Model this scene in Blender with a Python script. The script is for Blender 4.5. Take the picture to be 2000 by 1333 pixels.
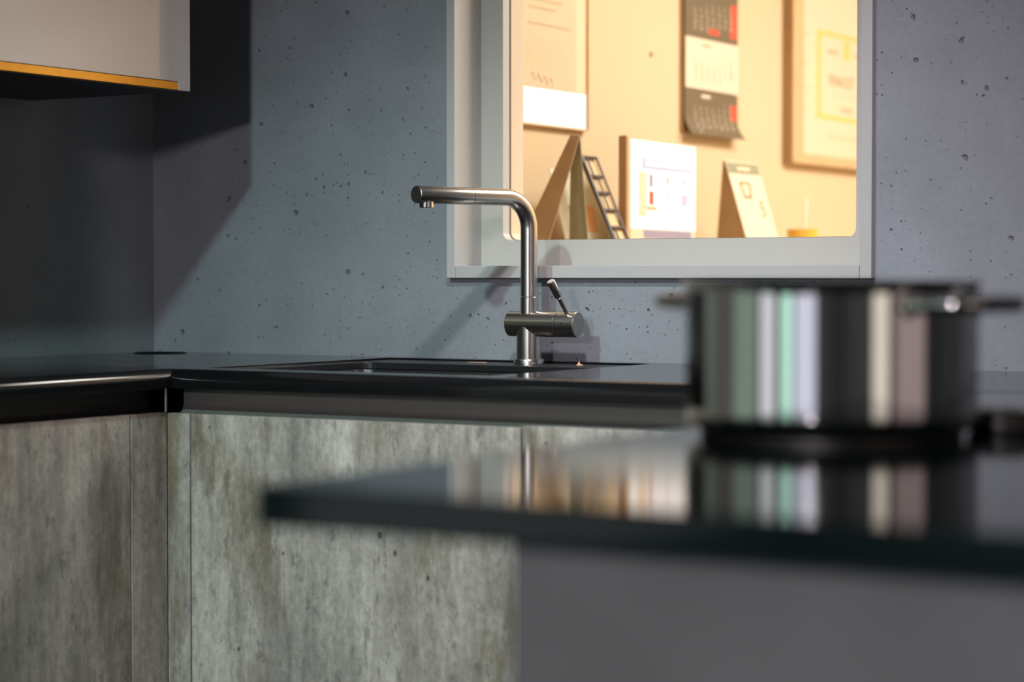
import bpy, bmesh, math, random
from mathutils import Vector, Matrix, Euler
random.seed(7)
scene = bpy.context.scene
for o in list(bpy.data.objects):
    bpy.data.objects.remove(o)
COL = scene.collection

# ------------------------------------------------------------------ camera
CAM = Vector((2.9699, -3.4427, 1.065))
cd = bpy.data.cameras.new('camera')
cam = bpy.data.objects.new('camera', cd)
COL.objects.link(cam)
cam.location = CAM
cam.rotation_euler = (math.radians(90 - 1.708), 0, math.radians(31.39))
cd.sensor_width = 36.0
cd.lens = 36.0 * 4228 / 2000
cd.clip_start = 0.05
cd.clip_end = 60
cd.dof.use_dof = True
cd.dof.focus_distance = 3.88
cd.dof.aperture_fstop = 2.5
scene.camera = cam

# ------------------------------------------------------------------ world, exposure
w = bpy.data.worlds.new('world')
scene.world = w
w.use_nodes = True
w.node_tree.nodes['Background'].inputs[0].default_value = (0.6, 0.65, 0.75, 1)
w.node_tree.nodes['Background'].inputs[1].default_value = 0.3
vs = scene.view_settings
vs.view_transform = 'Standard'
vs.look = 'None'
vs.exposure = 0.0
vs.gamma = 1.0
vs.use_curve_mapping = False

# lamp strengths (used by the lamp builders below)
KEY_GREEN = 150.0
KEY_ROSE = 117.0
FRONT_FILL = 335.0  # added frontal fill, not a known lamp of the showroom
OFFICE = 73.0

# ------------------------------------------------------------------ materials
def hexc(r, g, b):
    f = lambda c: (c / 255 / 12.92) if c / 255 <= 0.04045 else ((c / 255 + 0.055) / 1.055) ** 2.4
    return (f(r), f(g), f(b), 1)

def mat(name, color, rough=0.5, metal=0.0, spec=0.5, ior=1.5, noise=0.0, nscale=30, bump=0.0, coat=0.0):
    m = bpy.data.materials.new(name)
    m.use_nodes = True
    nt = m.node_tree
    b = nt.nodes['Principled BSDF']
    b.inputs['Roughness'].default_value = rough
    b.inputs['Metallic'].default_value = metal
    b.inputs['Specular IOR Level'].default_value = spec
    b.inputs['IOR'].default_value = ior
    b.inputs['Coat Weight'].default_value = coat
    if len(color) == 3:
        color = (*color, 1)
    tc = nt.nodes.new('ShaderNodeTexCoord')
    nz = nt.nodes.new('ShaderNodeTexNoise')
    nz.inputs['Scale'].default_value = nscale
    nz.inputs['Detail'].default_value = 4
    nt.links.new(tc.outputs['Object'], nz.inputs['Vector'])
    mx = nt.nodes.new('ShaderNodeMix')
    mx.data_type = 'RGBA'
    mx.inputs['A'].default_value = tuple(c * (1 - noise) for c in color[:3]) + (1,)
    mx.inputs['B'].default_value = tuple(min(1, c * (1 + noise)) for c in color[:3]) + (1,)
    nt.links.new(nz.outputs['Fac'], mx.inputs['Factor'])
    nt.links.new(mx.outputs['Result'], b.inputs['Base Color'])
    if bump > 0:
        bp = nt.nodes.new('ShaderNodeBump')
        bp.inputs['Strength'].default_value = bump
        bp.inputs['Distance'].default_value = 0.001
        nt.links.new(nz.outputs['Fac'], bp.inputs['Height'])
        nt.links.new(bp.outputs['Normal'], b.inputs['Normal'])
    return m

def emit(name, color, strength):
    m = bpy.data.materials.new(name)
    m.use_nodes = True
    b = m.node_tree.nodes['Principled BSDF']
    b.inputs['Base Color'].default_value = (0.05, 0.05, 0.05, 1)
    b.inputs['Emission Color'].default_value = (*color, 1)
    b.inputs['Emission Strength'].default_value = strength
    return m

def concrete_wall(name, base):
    """fair-faced concrete panel: soft mottling, fine grain and scattered small pores"""
    m = bpy.data.materials.new(name)
    m.use_nodes = True
    nt = m.node_tree
    N = nt.nodes.new
    L = nt.links.new
    b = nt.nodes['Principled BSDF']
    b.inputs['Roughness'].default_value = 0.55
    b.inputs['Specular IOR Level'].default_value = 0.35
    tc = N('ShaderNodeTexCoord')
    n1 = N('ShaderNodeTexNoise'); n1.inputs['Scale'].default_value = 5; n1.inputs['Detail'].default_value = 5
    n2 = N('ShaderNodeTexNoise'); n2.inputs['Scale'].default_value = 90; n2.inputs['Detail'].default_value = 4
    n3 = N('ShaderNodeTexNoise'); n3.inputs['Scale'].default_value = 260; n3.inputs['Detail'].default_value = 3
    for n in (n1, n2, n3):
        L(tc.outputs['Object'], n.inputs['Vector'])
    def ramp(src, lo, hi, a, c):
        r = N('ShaderNodeMapRange')
        r.inputs['From Min'].default_value = lo; r.inputs['From Max'].default_value = hi
        r.inputs['To Min'].default_value = a; r.inputs['To Max'].default_value = c
        L(src, r.inputs['Value'])
        return r.outputs['Result']
    def mul(x, y):
        k = N('ShaderNodeMath'); k.operation = 'MULTIPLY'
        L(x, k.inputs[0]); L(y, k.inputs[1])
        return k.outputs[0]
    def pores(scale, rmax, keep, rough=0.35):
        # one pore in a share of the voronoi cells, each with its own radius
        dn = N('ShaderNodeTexNoise'); dn.inputs['Scale'].default_value = scale * 3.0
        L(tc.outputs['Object'], dn.inputs['Vector'])
        ad = N('ShaderNodeVectorMath'); ad.operation = 'MULTIPLY_ADD'
        L(dn.outputs['Color'], ad.inputs[0])
        ad.inputs[1].default_value = (rough / scale * 0.5,) * 3
        L(tc.outputs['Object'], ad.inputs[2])
        v = N('ShaderNodeTexVoronoi'); v.inputs['Scale'].default_value = scale
        v.inputs['Randomness'].default_value = 1
        L(ad.outputs[0], v.inputs['Vector'])
        sp = N('ShaderNodeSeparateColor')
        L(v.outputs['Color'], sp.inputs['Color'])
        g = N('ShaderNodeMapRange')
        g.inputs['From Min'].default_value = 1 - keep; g.inputs['From Max'].default_value = 1
        g.inputs['To Min'].default_value = 0; g.inputs['To Max'].default_value = rmax
        L(sp.outputs['Red'], g.inputs['Value'])
        d = N('ShaderNodeMath'); d.operation = 'DIVIDE'
        mxn = N('ShaderNodeMath'); mxn.operation = 'MAXIMUM'; mxn.inputs[1].default_value = 1e-4
        L(g.outputs['Result'], mxn.inputs[0])
        L(v.outputs['Distance'], d.inputs[0]); L(mxn.outputs[0], d.inputs[1])
        r = N('ShaderNodeMapRange'); r.interpolation_type = 'SMOOTHSTEP'
        r.inputs['From Min'].default_value = 0.45; r.inputs['From Max'].default_value = 1.0
        r.inputs['To Min'].default_value = 0.0; r.inputs['To Max'].default_value = 1.0
        L(d.outputs[0], r.inputs['Value'])
        return r.outputs['Result']
    p1 = pores(24, 0.165, 0.50, 0.6)
    p2 = pores(50, 0.18, 0.40, 0.6)
    p3 = pores(115, 0.24, 0.30, 0.6)
    hgt = mul(mul(p1, p2), p3)
    tone = mul(mul(ramp(n1.outputs['Fac'], 0.3, 0.7, 0.88, 1.12), ramp(n2.outputs['Fac'], 0.3, 0.7, 0.95, 1.05)),
               ramp(n3.outputs['Fac'], 0.3, 0.7, 0.95, 1.05))
    tone = mul(tone, ramp(hgt, 0, 1, 0.66, 1))
    mx = N('ShaderNodeMix'); mx.data_type = 'RGBA'; mx.blend_type = 'MULTIPLY'
    mx.inputs['Factor'].default_value = 1
    mx.inputs['A'].default_value = (*base, 1)
    L(tone, mx.inputs['B'])
    L(mx.outputs['Result'], b.inputs['Base Color'])
    bp = N('ShaderNodeBump'); bp.inputs['Strength'].default_value = 1.0; bp.inputs['Distance'].default_value = 0.004
    L(hgt, bp.inputs['Height'])
    bp2 = N('ShaderNodeBump'); bp2.inputs['Strength'].default_value = 0.12; bp2.inputs['Distance'].default_value = 0.002
    L(n2.outputs['Fac'], bp2.inputs['Height'])
    L(bp.outputs['Normal'], bp2.inputs['Normal'])
    L(bp2.outputs['Normal'], b.inputs['Normal'])
    return m

def concrete_door(name, light, mid, brown, seed=0.0):
    """cabinet front with a shuttered concrete decor: vertical grain, pale patches, brown stains, dark pits"""
    m = bpy.data.materials.new(name)
    m.use_nodes = True
    nt = m.node_tree
    N = nt.nodes.new
    L = nt.links.new
    b = nt.nodes['Principled BSDF']
    b.inputs['Roughness'].default_value = 0.6
    b.inputs['Specular IOR Level'].default_value = 0.3
    tc = N('ShaderNodeTexCoord')
    def noise(sx, sy, sz, scale, detail=6, rough=0.55, off=0.0):
        mp = N('ShaderNodeMapping')
        mp.inputs['Scale'].default_value = (sx, sy, sz)
        mp.inputs['Location'].default_value = (seed + off, seed * 0.7 + off, seed * 1.3)
        L(tc.outputs['Object'], mp.inputs['Vector'])
        n = N('ShaderNodeTexNoise')
        n.inputs['Scale'].default_value = scale; n.inputs['Detail'].default_value = detail
        n.inputs['Roughness'].default_value = rough
        L(mp.outputs['Vector'], n.inputs['Vector'])
        return n.outputs['Fac']
    def rng(src, lo, hi, a=0.0, c=1.0):
        r = N('ShaderNodeMapRange')
        r.inputs['From Min'].default_value = lo; r.inputs['From Max'].default_value = hi
        r.inputs['To Min'].default_value = a; r.inputs['To Max'].default_value = c
        L(src, r.inputs['Value'])
        return r.outputs['Result']
    def mix(fac, a, c, mode='MIX'):
        x = N('ShaderNodeMix'); x.data_type = 'RGBA'; x.blend_type = mode
        if isinstance(fac, float): x.inputs['Factor'].default_value = fac
        else: L(fac, x.inputs['Factor'])
        for k, s in (('A', a), ('B', c)):
            if isinstance(s, tuple): x.inputs[k].default_value = s
            else: L(s, x.inputs[k])
        return x.outputs['Result']
    patch = noise(1, 1, 0.30, 10, 9, 0.66)             # tall soft patches
    stain = noise(1, 1, 0.26, 8.5, 7, 0.62, 4.2)       # brown run marks
    grain = noise(1, 1, 0.16, 90, 6, 0.72, 1.7)        # fine vertical grain
    streak = noise(1, 1, 0.06, 30, 6, 0.66, 2.9)
    fine = noise(1, 1, 0.62, 85, 8, 0.82, 8.1)
    flake = noise(1, 1, 0.45, 46, 9, 0.80, 5.3)
    col = mix(rng(patch, 0.40, 0.60), (*mid, 1), (*light, 1))
    col = mix(rng(stain, 0.53, 0.64, 0, 0.8), col, (*brown, 1))
    col = mix(1.0, col, rng(grain, 0.3, 0.7, 0.88, 1.12), 'MULTIPLY')
    col = mix(1.0, col, rng(streak, 0.32, 0.68, 0.80, 1.16), 'MULTIPLY')
    col = mix(1.0, col, rng(fine, 0.32, 0.68, 0.68, 1.28), 'MULTIPLY')
    col = mix(rng(flake, 0.38, 0.45, 0.6, 0.0), col, (mid[0] * 0.45, mid[1] * 0.45, mid[2] * 0.45, 1))
    col = mix(rng(flake, 0.58, 0.68, 0.0, 0.45), col, (light[0] * 1.15, light[1] * 1.17, light[2] * 1.2, 1))
    v = N('ShaderNodeTexVoronoi'); v.inputs['Scale'].default_value = 32
    mp = N('ShaderNodeMapping'); mp.inputs['Scale'].default_value = (1, 1, 0.7)
    mp.inputs['Location'].default_value = (seed, seed, 0)
    L(tc.outputs['Object'], mp.inputs['Vector']); L(mp.outputs['Vector'], v.inputs['Vector'])
    sp = N('ShaderNodeSeparateColor'); L(v.outputs['Color'], sp.inputs['Color'])
    g = rng(sp.outputs['Red'], 0.72, 1.0, 0.0, 0.15)
    lt = N('ShaderNodeMath'); lt.operation = 'LESS_THAN'
    L(v.outputs['Distance'], lt.inputs[0]); L(g, lt.inputs[1])
    col = mix(lt.outputs[0], col, mix(0.75, col, (0.02, 0.02, 0.02, 1)))
    L(col, b.inputs['Base Color'])
    bp = N('ShaderNodeBump'); bp.inputs['Strength'].default_value = 0.25; bp.inputs['Distance'].default_value = 0.002
    L(fine, bp.inputs['Height'])
    L(bp.outputs['Normal'], b.inputs['Normal'])
    return m

def brushed(name, color, rough, axis):
    """brushed steel: fine scratches running along one axis"""
    m = bpy.data.materials.new(name)
    m.use_nodes = True
    nt = m.node_tree
    b = nt.nodes['Principled BSDF']
    b.inputs['Metallic'].default_value = 1
    b.inputs['Roughness'].default_value = rough
    b.inputs['Base Color'].default_value = (*color, 1)
    tc = nt.nodes.new('ShaderNodeTexCoord')
    mp = nt.nodes.new('ShaderNodeMapping')
    mp.inputs['Scale'].default_value = axis
    nz = nt.nodes.new('ShaderNodeTexNoise')
    nz.inputs['Scale'].default_value = 900
    nt.links.new(tc.outputs['Object'], mp.inputs['Vector'])
    nt.links.new(mp.outputs['Vector'], nz.inputs['Vector'])
    mr = nt.nodes.new('ShaderNodeMapRange')
    mr.inputs['To Min'].default_value = rough * 0.75
    mr.inputs['To Max'].default_value = rough * 1.3
    nt.links.new(nz.outputs['Fac'], mr.inputs['Value'])
    nt.links.new(mr.outputs['Result'], b.inputs['Roughness'])
    bp = nt.nodes.new('ShaderNodeBump')
    bp.inputs['Strength'].default_value = 0.06
    bp.inputs['Distance'].default_value = 0.0005
    nt.links.new(nz.outputs['Fac'], bp.inputs['Height'])
    nt.links.new(bp.outputs['Normal'], b.inputs['Normal'])
    return m

M = {}
M['wall'] = concrete_wall('concrete_wall', (0.245, 0.262, 0.285))
M['front'] = concrete_door('concrete_front', (0.46, 0.425, 0.38), (0.27, 0.25, 0.222), (0.17, 0.138, 0.088))
M['front_left_tint'] = concrete_door('concrete_front_left_tint', (0.49, 0.415, 0.375), (0.32, 0.272, 0.245), (0.20, 0.15, 0.115), 3.7)  # same concrete as the sink side, brown tint of the light painted in
M['panel'] = mat('grey_panel', (0.165, 0.172, 0.170), 0.6, noise=0.25, nscale=7)
M['worktop'] = mat('worktop_laminate', (0.006, 0.0062, 0.0068), 0.12, spec=0.5, ior=1.5, noise=0.25, nscale=250)
M['worktop_edge'] = mat('worktop_glossy', (0.006, 0.013, 0.013), 0.085, spec=0.5, ior=1.36, noise=0.2, nscale=250)
M['channel'] = mat('channel_anodised', (0.21, 0.205, 0.19), 0.42, metal=0.5, noise=0.1, nscale=40)
M['channel_dark'] = mat('channel_black', (0.028, 0.026, 0.024), 0.42, metal=0.3, noise=0.1, nscale=40)
M['alu'] = mat('aluminium', (0.75, 0.75, 0.76), 0.3, metal=1.0, noise=0.05)
M['carcass'] = mat('carcass_dark', (0.02, 0.02, 0.02), 0.7, noise=0.1)
M['sink'] = mat('sink_composite', (0.012, 0.012, 0.0125), 0.35, noise=0.3, nscale=400, bump=0.1)
M['steel_z'] = brushed('brushed_steel_upright', (0.60, 0.57, 0.53), 0.24, (1, 1, 0.02))
M['steel_x'] = brushed('brushed_steel_lying', (0.60, 0.57, 0.53), 0.24, (0.02, 1, 1))
M['steel_cap'] = mat('steel_cap', (0.36, 0.35, 0.34), 0.36, metal=1.0, noise=0.1, nscale=200)
M['chrome'] = mat('polished_steel', (0.72, 0.70, 0.68), 0.07, metal=1.0, noise=0.02)
M['chrome_in'] = mat('steel_inside', (0.06, 0.058, 0.056), 0.4, metal=1.0, noise=0.05)
M['black'] = mat('black_plastic', (0.006, 0.006, 0.006), 0.8, spec=0.0, noise=0.1)
M['white'] = mat('white_lacquer', (0.46, 0.455, 0.44), 0.35, noise=0.02)
M['white_panel'] = mat('white_board', (0.48, 0.47, 0.43), 0.45, noise=0.02)
M['gasket'] = mat('gasket', (0.16, 0.11, 0.09), 0.7, noise=0.05)
M['gloss'] = mat('gloss_lacquer', (0.62, 0.55, 0.56), 0.045, spec=0.75, ior=1.6, noise=0.02)
M['gloss_edge'] = mat('lacquer_edge', (0.45, 0.43, 0.43), 0.3, noise=0.02)
M['sage'] = mat('sage_lacquer', (0.36, 0.40, 0.35), 0.4, noise=0.03)
M['brass'] = mat('brushed_brass', (0.56, 0.31, 0.055), 0.34, metal=1.0, noise=0.12, nscale=60)
M['under'] = mat('black_board', (0.012, 0.012, 0.0125), 0.5, noise=0.1)
M['cream'] = mat('cream_plaster', (0.63, 0.475, 0.295), 0.75, noise=0.02, nscale=8)
M['cream_trim'] = mat('cream_trim', (0.70, 0.56, 0.40), 0.6, noise=0.02)
M['floor'] = mat('floor_vinyl', (0.20, 0.185, 0.175), 0.45, noise=0.15, nscale=4)
M['ceil'] = mat('ceiling_paint', (0.72, 0.71, 0.72), 0.8, noise=0.03)
M['plain'] = mat('wall_paint', (0.42, 0.40, 0.40), 0.8, noise=0.05)
M['lamp'] = mat('lamp_black', (0.02, 0.02, 0.02), 0.5, noise=0.1)
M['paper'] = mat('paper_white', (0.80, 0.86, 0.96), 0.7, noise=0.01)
M['paper_cream'] = mat('paper_cream', (0.70, 0.545, 0.36), 0.6, noise=0.02)  # on the letter's mount this cream paints a reflection in the glass
M['paper_page_reflect'] = mat('paper_page_reflect', (0.60, 0.46, 0.30), 0.6, noise=0.03)  # white page, tinted by the reflection painted over it
M['paper_cert'] = mat('paper_certificate', (0.68, 0.55, 0.385), 0.6, noise=0.02)
M['print_tan'] = mat('print_tan', (0.48, 0.36, 0.22), 0.7, noise=0.05)
M['print_pale'] = mat('print_pale', (0.66, 0.50, 0.33), 0.7, noise=0.05)
M['print_gold'] = mat('print_gold', (0.72, 0.50, 0.14), 0.6, noise=0.05)
M['print_olive'] = mat('print_olive', (0.30, 0.24, 0.12), 0.7, noise=0.05)
M['print_red'] = mat('print_red', (0.52, 0.07, 0.03), 0.6, noise=0.05)
M['print_orange'] = mat('print_orange', (0.72, 0.40, 0.18), 0.6, noise=0.05)
M['print_pink'] = mat('print_pink', (0.66, 0.42, 0.58), 0.6, noise=0.05)
M['print_blue'] = mat('print_blue', (0.38, 0.42, 0.66), 0.6, noise=0.05)
M['print_blue_pale'] = mat('print_blue_pale', (0.60, 0.64, 0.80), 0.6, noise=0.05)
M['print_violet'] = mat('print_violet', (0.28, 0.24, 0.34), 0.6, noise=0.05)
M['sheet_dark'] = mat('calendar_sheet_dark', (0.135, 0.098, 0.05), 0.6, noise=0.1)
M['sheet_white'] = mat('calendar_sheet_white', (0.70, 0.58, 0.43), 0.6, noise=0.02)
M['frame_wood'] = mat('frame_wood', (0.56, 0.38, 0.20), 0.5, noise=0.15, nscale=20)
M['frame_brown'] = mat('frame_brown', (0.30, 0.16, 0.06), 0.5, noise=0.15, nscale=20)
M['card_brown'] = mat('card_brown', (0.26, 0.165, 0.075), 0.6, noise=0.35, nscale=18)
M['card_inner'] = mat('card_inner', (0.30, 0.17, 0.06), 0.7, noise=0.1)
M['card_green'] = mat('card_green', (0.24, 0.225, 0.13), 0.6, noise=0.1)
M['card_pale'] = mat('card_pale', (0.66, 0.64, 0.50), 0.6, noise=0.05)
M['wire'] = mat('rack_black', (0.03, 0.018, 0.010), 0.4, noise=0.1)
M['tan_board'] = mat('tan_board', (0.62, 0.44, 0.22), 0.6, noise=0.1)
M['yellow'] = mat('yellow_plastic', (0.80, 0.46, 0.06), 0.4, noise=0.05)
M['straw'] = mat('straw_pink', (0.80, 0.58, 0.42), 0.4, noise=0.05)
M['office_wood'] = mat('sideboard_wood', (0.45, 0.33, 0.2), 0.5, noise=0.15, nscale=12)
M['copper'] = mat('copper_scrap', (0.75, 0.42, 0.28), 0.35, metal=0.4, noise=0.1)
M['day_white'] = emit('daylight_white', (0.92, 0.95, 1.0), 0.85)
M['day_mint'] = emit('daylight_mint', (0.60, 1.0, 0.84), 1.35)
M['day_lilac'] = emit('daylight_lilac', (0.80, 0.82, 1.0), 1.05)
M['day_beige'] = emit('daylight_beige', (1.0, 0.90, 0.78), 0.90)
M['day_rose'] = emit('daylight_rose', (1.0, 0.78, 0.78), 0.36)
M['glow_sage'] = emit('sage_glow', (0.72, 0.95, 0.80), 0.30)  # added glow, stands for a lit surface mirrored in the pot
M['lens'] = emit('lamp_lens', (1.0, 0.97, 0.9), 6.0)

# ------------------------------------------------------------------ mesh helpers
def finish(name, bm, m, parent=None, smooth=None, bevel=0.0, seg=2, loc=None):
    me = bpy.data.meshes.new(name)
    bmesh.ops.recalc_face_normals(bm, faces=bm.faces)
    bm.to_mesh(me)
    bm.free()
    off = Vector((0, 0, 0))
    if parent is not None:
        off = Vector(parent['_o'])
    elif loc is not None:
        off = Vector(loc)
    me.transform(Matrix.Translation(-off))
    for mm in (m if isinstance(m, (list, tuple)) else [m]):
        me.materials.append(mm)
    o = bpy.data.objects.new(name, me)
    COL.objects.link(o)
    if parent is not None:
        o.parent = parent
        pp = parent.get('_part')
        if pp is None and parent.type == 'MESH':
            pass
        o['_o'] = tuple(off)
    else:
        o.location = off
        o['_o'] = tuple(off)
    if bevel > 0:
        md = o.modifiers.new('bevel', 'BEVEL')
        md.width = bevel
        md.segments = seg
        md.limit_method = 'ANGLE'
        md.angle_limit = math.radians(40)
    if smooth is not None:
        me.polygons.foreach_set('use_smooth', [True] * len(me.polygons))
        me.set_sharp_from_angle(angle=math.radians(smooth))
    return o

def thing(name, label, cat, loc, group=None):
    o = bpy.data.objects.new(name, None)
    COL.objects.link(o)
    o.empty_display_size = 0.05
    o.location = loc
    o['_o'] = tuple(loc)
    o['label'] = label
    o['category'] = cat
    if group:
        o['group'] = group
    return o

def tag(o, label, cat, group=None):
    o['label'] = label
    o['category'] = cat
    if group:
        o['group'] = group
    return o

def structure(o, label=None, cat=None):
    o['kind'] = 'structure'
    if label: o['label'] = label
    if cat: o['category'] = cat
    return o

def add_box(bm, x0, x1, y0, y1, z0, z1):
    v = [bm.verts.new(p) for p in ((x0, y0, z0), (x1, y0, z0), (x1, y1, z0), (x0, y1, z0),
                                   (x0, y0, z1), (x1, y0, z1), (x1, y1, z1), (x0, y1, z1))]
    for f in ((0, 3, 2, 1), (4, 5, 6, 7), (0, 1, 5, 4), (1, 2, 6, 5), (2, 3, 7, 6), (3, 0, 4, 7)):
        bm.faces.new([v[i] for i in f])

def box(name, x0, x1, y0, y1, z0, z1, m, parent=None, bevel=0.0, loc=None, seg=2):
    bm = bmesh.new()
    add_box(bm, x0, x1, y0, y1, z0, z1)
    return finish(name, bm, m, parent, bevel=bevel, loc=loc, seg=seg)

def cells(name, us, vs_, inc, a0, a1, m, place, parent=None, bevel=0.0, seg=2, smooth=None, nose=None, nose_r=0.018):
    """a slab made of the grid cells (i,j) for which inc holds; place(u,v,a) puts it in space"""
    bm = bmesh.new()
    vt = {}
    def V(i, j, k):
        if (i, j, k) not in vt:
            vt[(i, j, k)] = bm.verts.new(place(us[i], vs_[j], (a0, a1)[k]))
        return vt[(i, j, k)]
    nu, nv = len(us) - 1, len(vs_) - 1
    on = lambda i, j: 0 <= i < nu and 0 <= j < nv and inc(i, j)
    for i in range(nu):
        for j in range(nv):
            if not on(i, j):
                continue
            for k in (0, 1):
                bm.faces.new([V(i, j, k), V(i + 1, j, k), V(i + 1, j + 1, k), V(i, j + 1, k)])
            for di, dj, p, q in ((-1, 0, (i, j), (i, j + 1)), (1, 0, (i + 1, j), (i + 1, j + 1)),
                                 (0, -1, (i, j), (i + 1, j)), (0, 1, (i, j + 1), (i + 1, j + 1))):
                if not on(i + di, j + dj):
                    bm.faces.new([V(*p, 0), V(*q, 0), V(*q, 1), V(*p, 1)])
    if nose:
        bmesh.ops.recalc_face_normals(bm, faces=bm.faces)
        bm.normal_update()
        es = [e for e in bm.edges if all(nose(v.co) for v in e.verts) and len(e.link_faces) == 2 and e.calc_face_angle() > 0.5]
        bmesh.ops.bevel(bm, geom=es, offset=nose_r, offset_type='OFFSET', segments=8, profile=0.5, affect='EDGES')
    return finish(name, bm, m, parent, bevel=bevel, seg=seg, smooth=smooth)

def rrect(u0, u1, v0, v1, r, n=8):
    pts = []
    for cx, cy, a in ((u1 - r, v1 - r, 0), (u0 + r, v1 - r, 90), (u0 + r, v0 + r, 180), (u1 - r, v0 + r, 270)):
        for k in range(n + 1):
            t = math.radians(a + 90 * k / n)
            pts.append((cx + r * math.cos(t), cy + r * math.sin(t)))
    return pts

def ring_plate(bm, outer, inner, r, a0, a1, place, n=8):
    """rectangular plate with a rounded rectangular hole"""
    ip = rrect(*inner, r, n)
    oc = ((outer[1], outer[3]), (outer[0], outer[3]), (outer[0], outer[2]), (outer[1], outer[2]))
    K = len(ip)
    I = [[bm.verts.new(place(u, v, a)) for u, v in ip] for a in (a0, a1)]
    O = [[bm.verts.new(place(u, v, a)) for u, v in oc] for a in (a0, a1)]
    for s in (0, 1):
        for c in range(4):
            for k in range(n):
                i = c * (n + 1) + k
                bm.faces.new([O[s][c], I[s][i], I[s][i + 1]])
            i = c * (n + 1) + n
            bm.faces.new([O[s][c], I[s][i], I[s][(i + 1) % K], O[s][(c + 1) % 4]])
    for i in range(K):
        j = (i + 1) % K
        bm.faces.new([I[0][i], I[0][j], I[1][j], I[1][i]])
    for c in range(4):
        d = (c + 1) % 4
        bm.faces.new([O[0][c], O[0][d], O[1][d], O[1][c]])

def prism(name, pts, a0, a1, place, m, parent=None, bevel=0.0, smooth=None, seg=2, loc=None):
    bm = bmesh.new()
    A = [bm.verts.new(place(u, v, a0)) for u, v in pts]
    B = [bm.verts.new(place(u, v, a1)) for u, v in pts]
    bm.faces.new(A)
    bm.faces.new(B)
    for i in range(len(pts)):
        j = (i + 1) % len(pts)
        bm.faces.new([A[i], A[j], B[j], B[i]])
    return finish(name, bm, m, parent, bevel=bevel, smooth=smooth, seg=seg, loc=loc)

def lathe(bm, prof, mtx, n=48, close=True):
    """prof: list of (radius, height); turned about the local z of mtx"""
    rings = []
    for r, h in prof:
        if r < 1e-6:
            rings.append([bm.verts.new(mtx @ Vector((0, 0, h)))])
        else:
            rings.append([bm.verts.new(mtx @ Vector((r * math.cos(2 * math.pi * k / n), r * math.sin(2 * math.pi * k / n), h))) for k in range(n)])
    for A, B in zip(rings[:-1], rings[1:]):
        for k in range(n):
            j = (k + 1) % n
            if len(A) == 1 and len(B) == 1:
                continue
            if len(A) == 1:
                bm.faces.new([A[0], B[k], B[j]])
            elif len(B) == 1:
                bm.faces.new([A[k], A[j], B[0]])
            else:
                bm.faces.new([A[k], A[j], B[j], B[k]])

def frame_to(p, d):
    """matrix at p whose z axis runs along d"""
    d = Vector(d).normalized()
    q = d.to_track_quat('Z', 'Y')
    return Matrix.Translation(Vector(p)) @ q.to_matrix().to_4x4()

def turned(name, prof, p, d, m, parent=None, n=48, smooth=35, loc=None):
    bm = bmesh.new()
    lathe(bm, prof, frame_to(p, d), n)
    return finish(name, bm, m, parent, smooth=smooth, loc=loc)

def sweep(bm, path, r, n=32, caps=True):
    path = [Vector(p) for p in path]
    tang = []
    for i in range(len(path)):
        a = path[max(i - 1, 0)]
        b = path[min(i + 1, len(path) - 1)]
        tang.append((b - a).normalized())
    up = Vector((0, 0, 1)) if abs(tang[0].z) < 0.9 else Vector((1, 0, 0))
    x = tang[0].cross(up).normalized()
    rings = []
    for i, (p, t) in enumerate(zip(path, tang)):
        if i:
            q = tang[i - 1].rotation_difference(t)
            x = (q @ x).normalized()
        y = t.cross(x)
        rr = r[i] if isinstance(r, (list, tuple)) else r
        rings.append([bm.verts.new(p + x * rr * math.cos(2 * math.pi * k / n) + y * rr * math.sin(2 * math.pi * k / n)) for k in range(n)])
    for A, B in zip(rings[:-1], rings[1:]):
        for k in range(n):
            j = (k + 1) % n
            bm.faces.new([A[k], A[j], B[j], B[k]])
    if caps:
        bm.faces.new(rings[0])
        bm.faces.new(rings[-1])

def tube(name, path, r, m, parent=None, n=32, smooth=40, loc=None):
    bm = bmesh.new()
    sweep(bm, path, r, n)
    return finish(name, bm, m, parent, smooth=smooth, loc=loc)

def text_mesh(name, body, size, origin, right, up, m, parent, line=1.0, align='LEFT'):
    """flat lettering: origin is the left end of the first base line"""
    cu = bpy.data.curves.new(name + '_curve', 'FONT')
    cu.body = body
    cu.size = size
    cu.space_line = line
    cu.align_x = align
    cu.resolution_u = 2
    ob = bpy.data.objects.new(name + '_tmp', cu)
    COL.objects.link(ob)
    dg = bpy.context.evaluated_depsgraph_get()
    me = bpy.data.meshes.new_from_object(ob.evaluated_get(dg))
    bpy.data.objects.remove(ob)
    bpy.data.curves.remove(cu)
    R, U = Vector(right).normalized(), Vector(up).normalized()
    Nn = R.cross(U)
    mt = Matrix((R, U, Nn)).transposed().to_4x4()
    mt = Matrix.Translation(Vector(origin) - Vector(parent['_o'])) @ mt
    me.transform(mt)
    me.name = name
    me.materials.clear()
    me.materials.append(m)
    o = bpy.data.objects.new(name, me)
    COL.objects.link(o)
    o.parent = parent
    o['_o'] = parent['_o']
    return o

XY = lambda u, v, a: (u, v, a)
XZ = lambda u, v, a: (u, a, v)
YZ = lambda u, v, a: (a, u, v)

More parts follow.
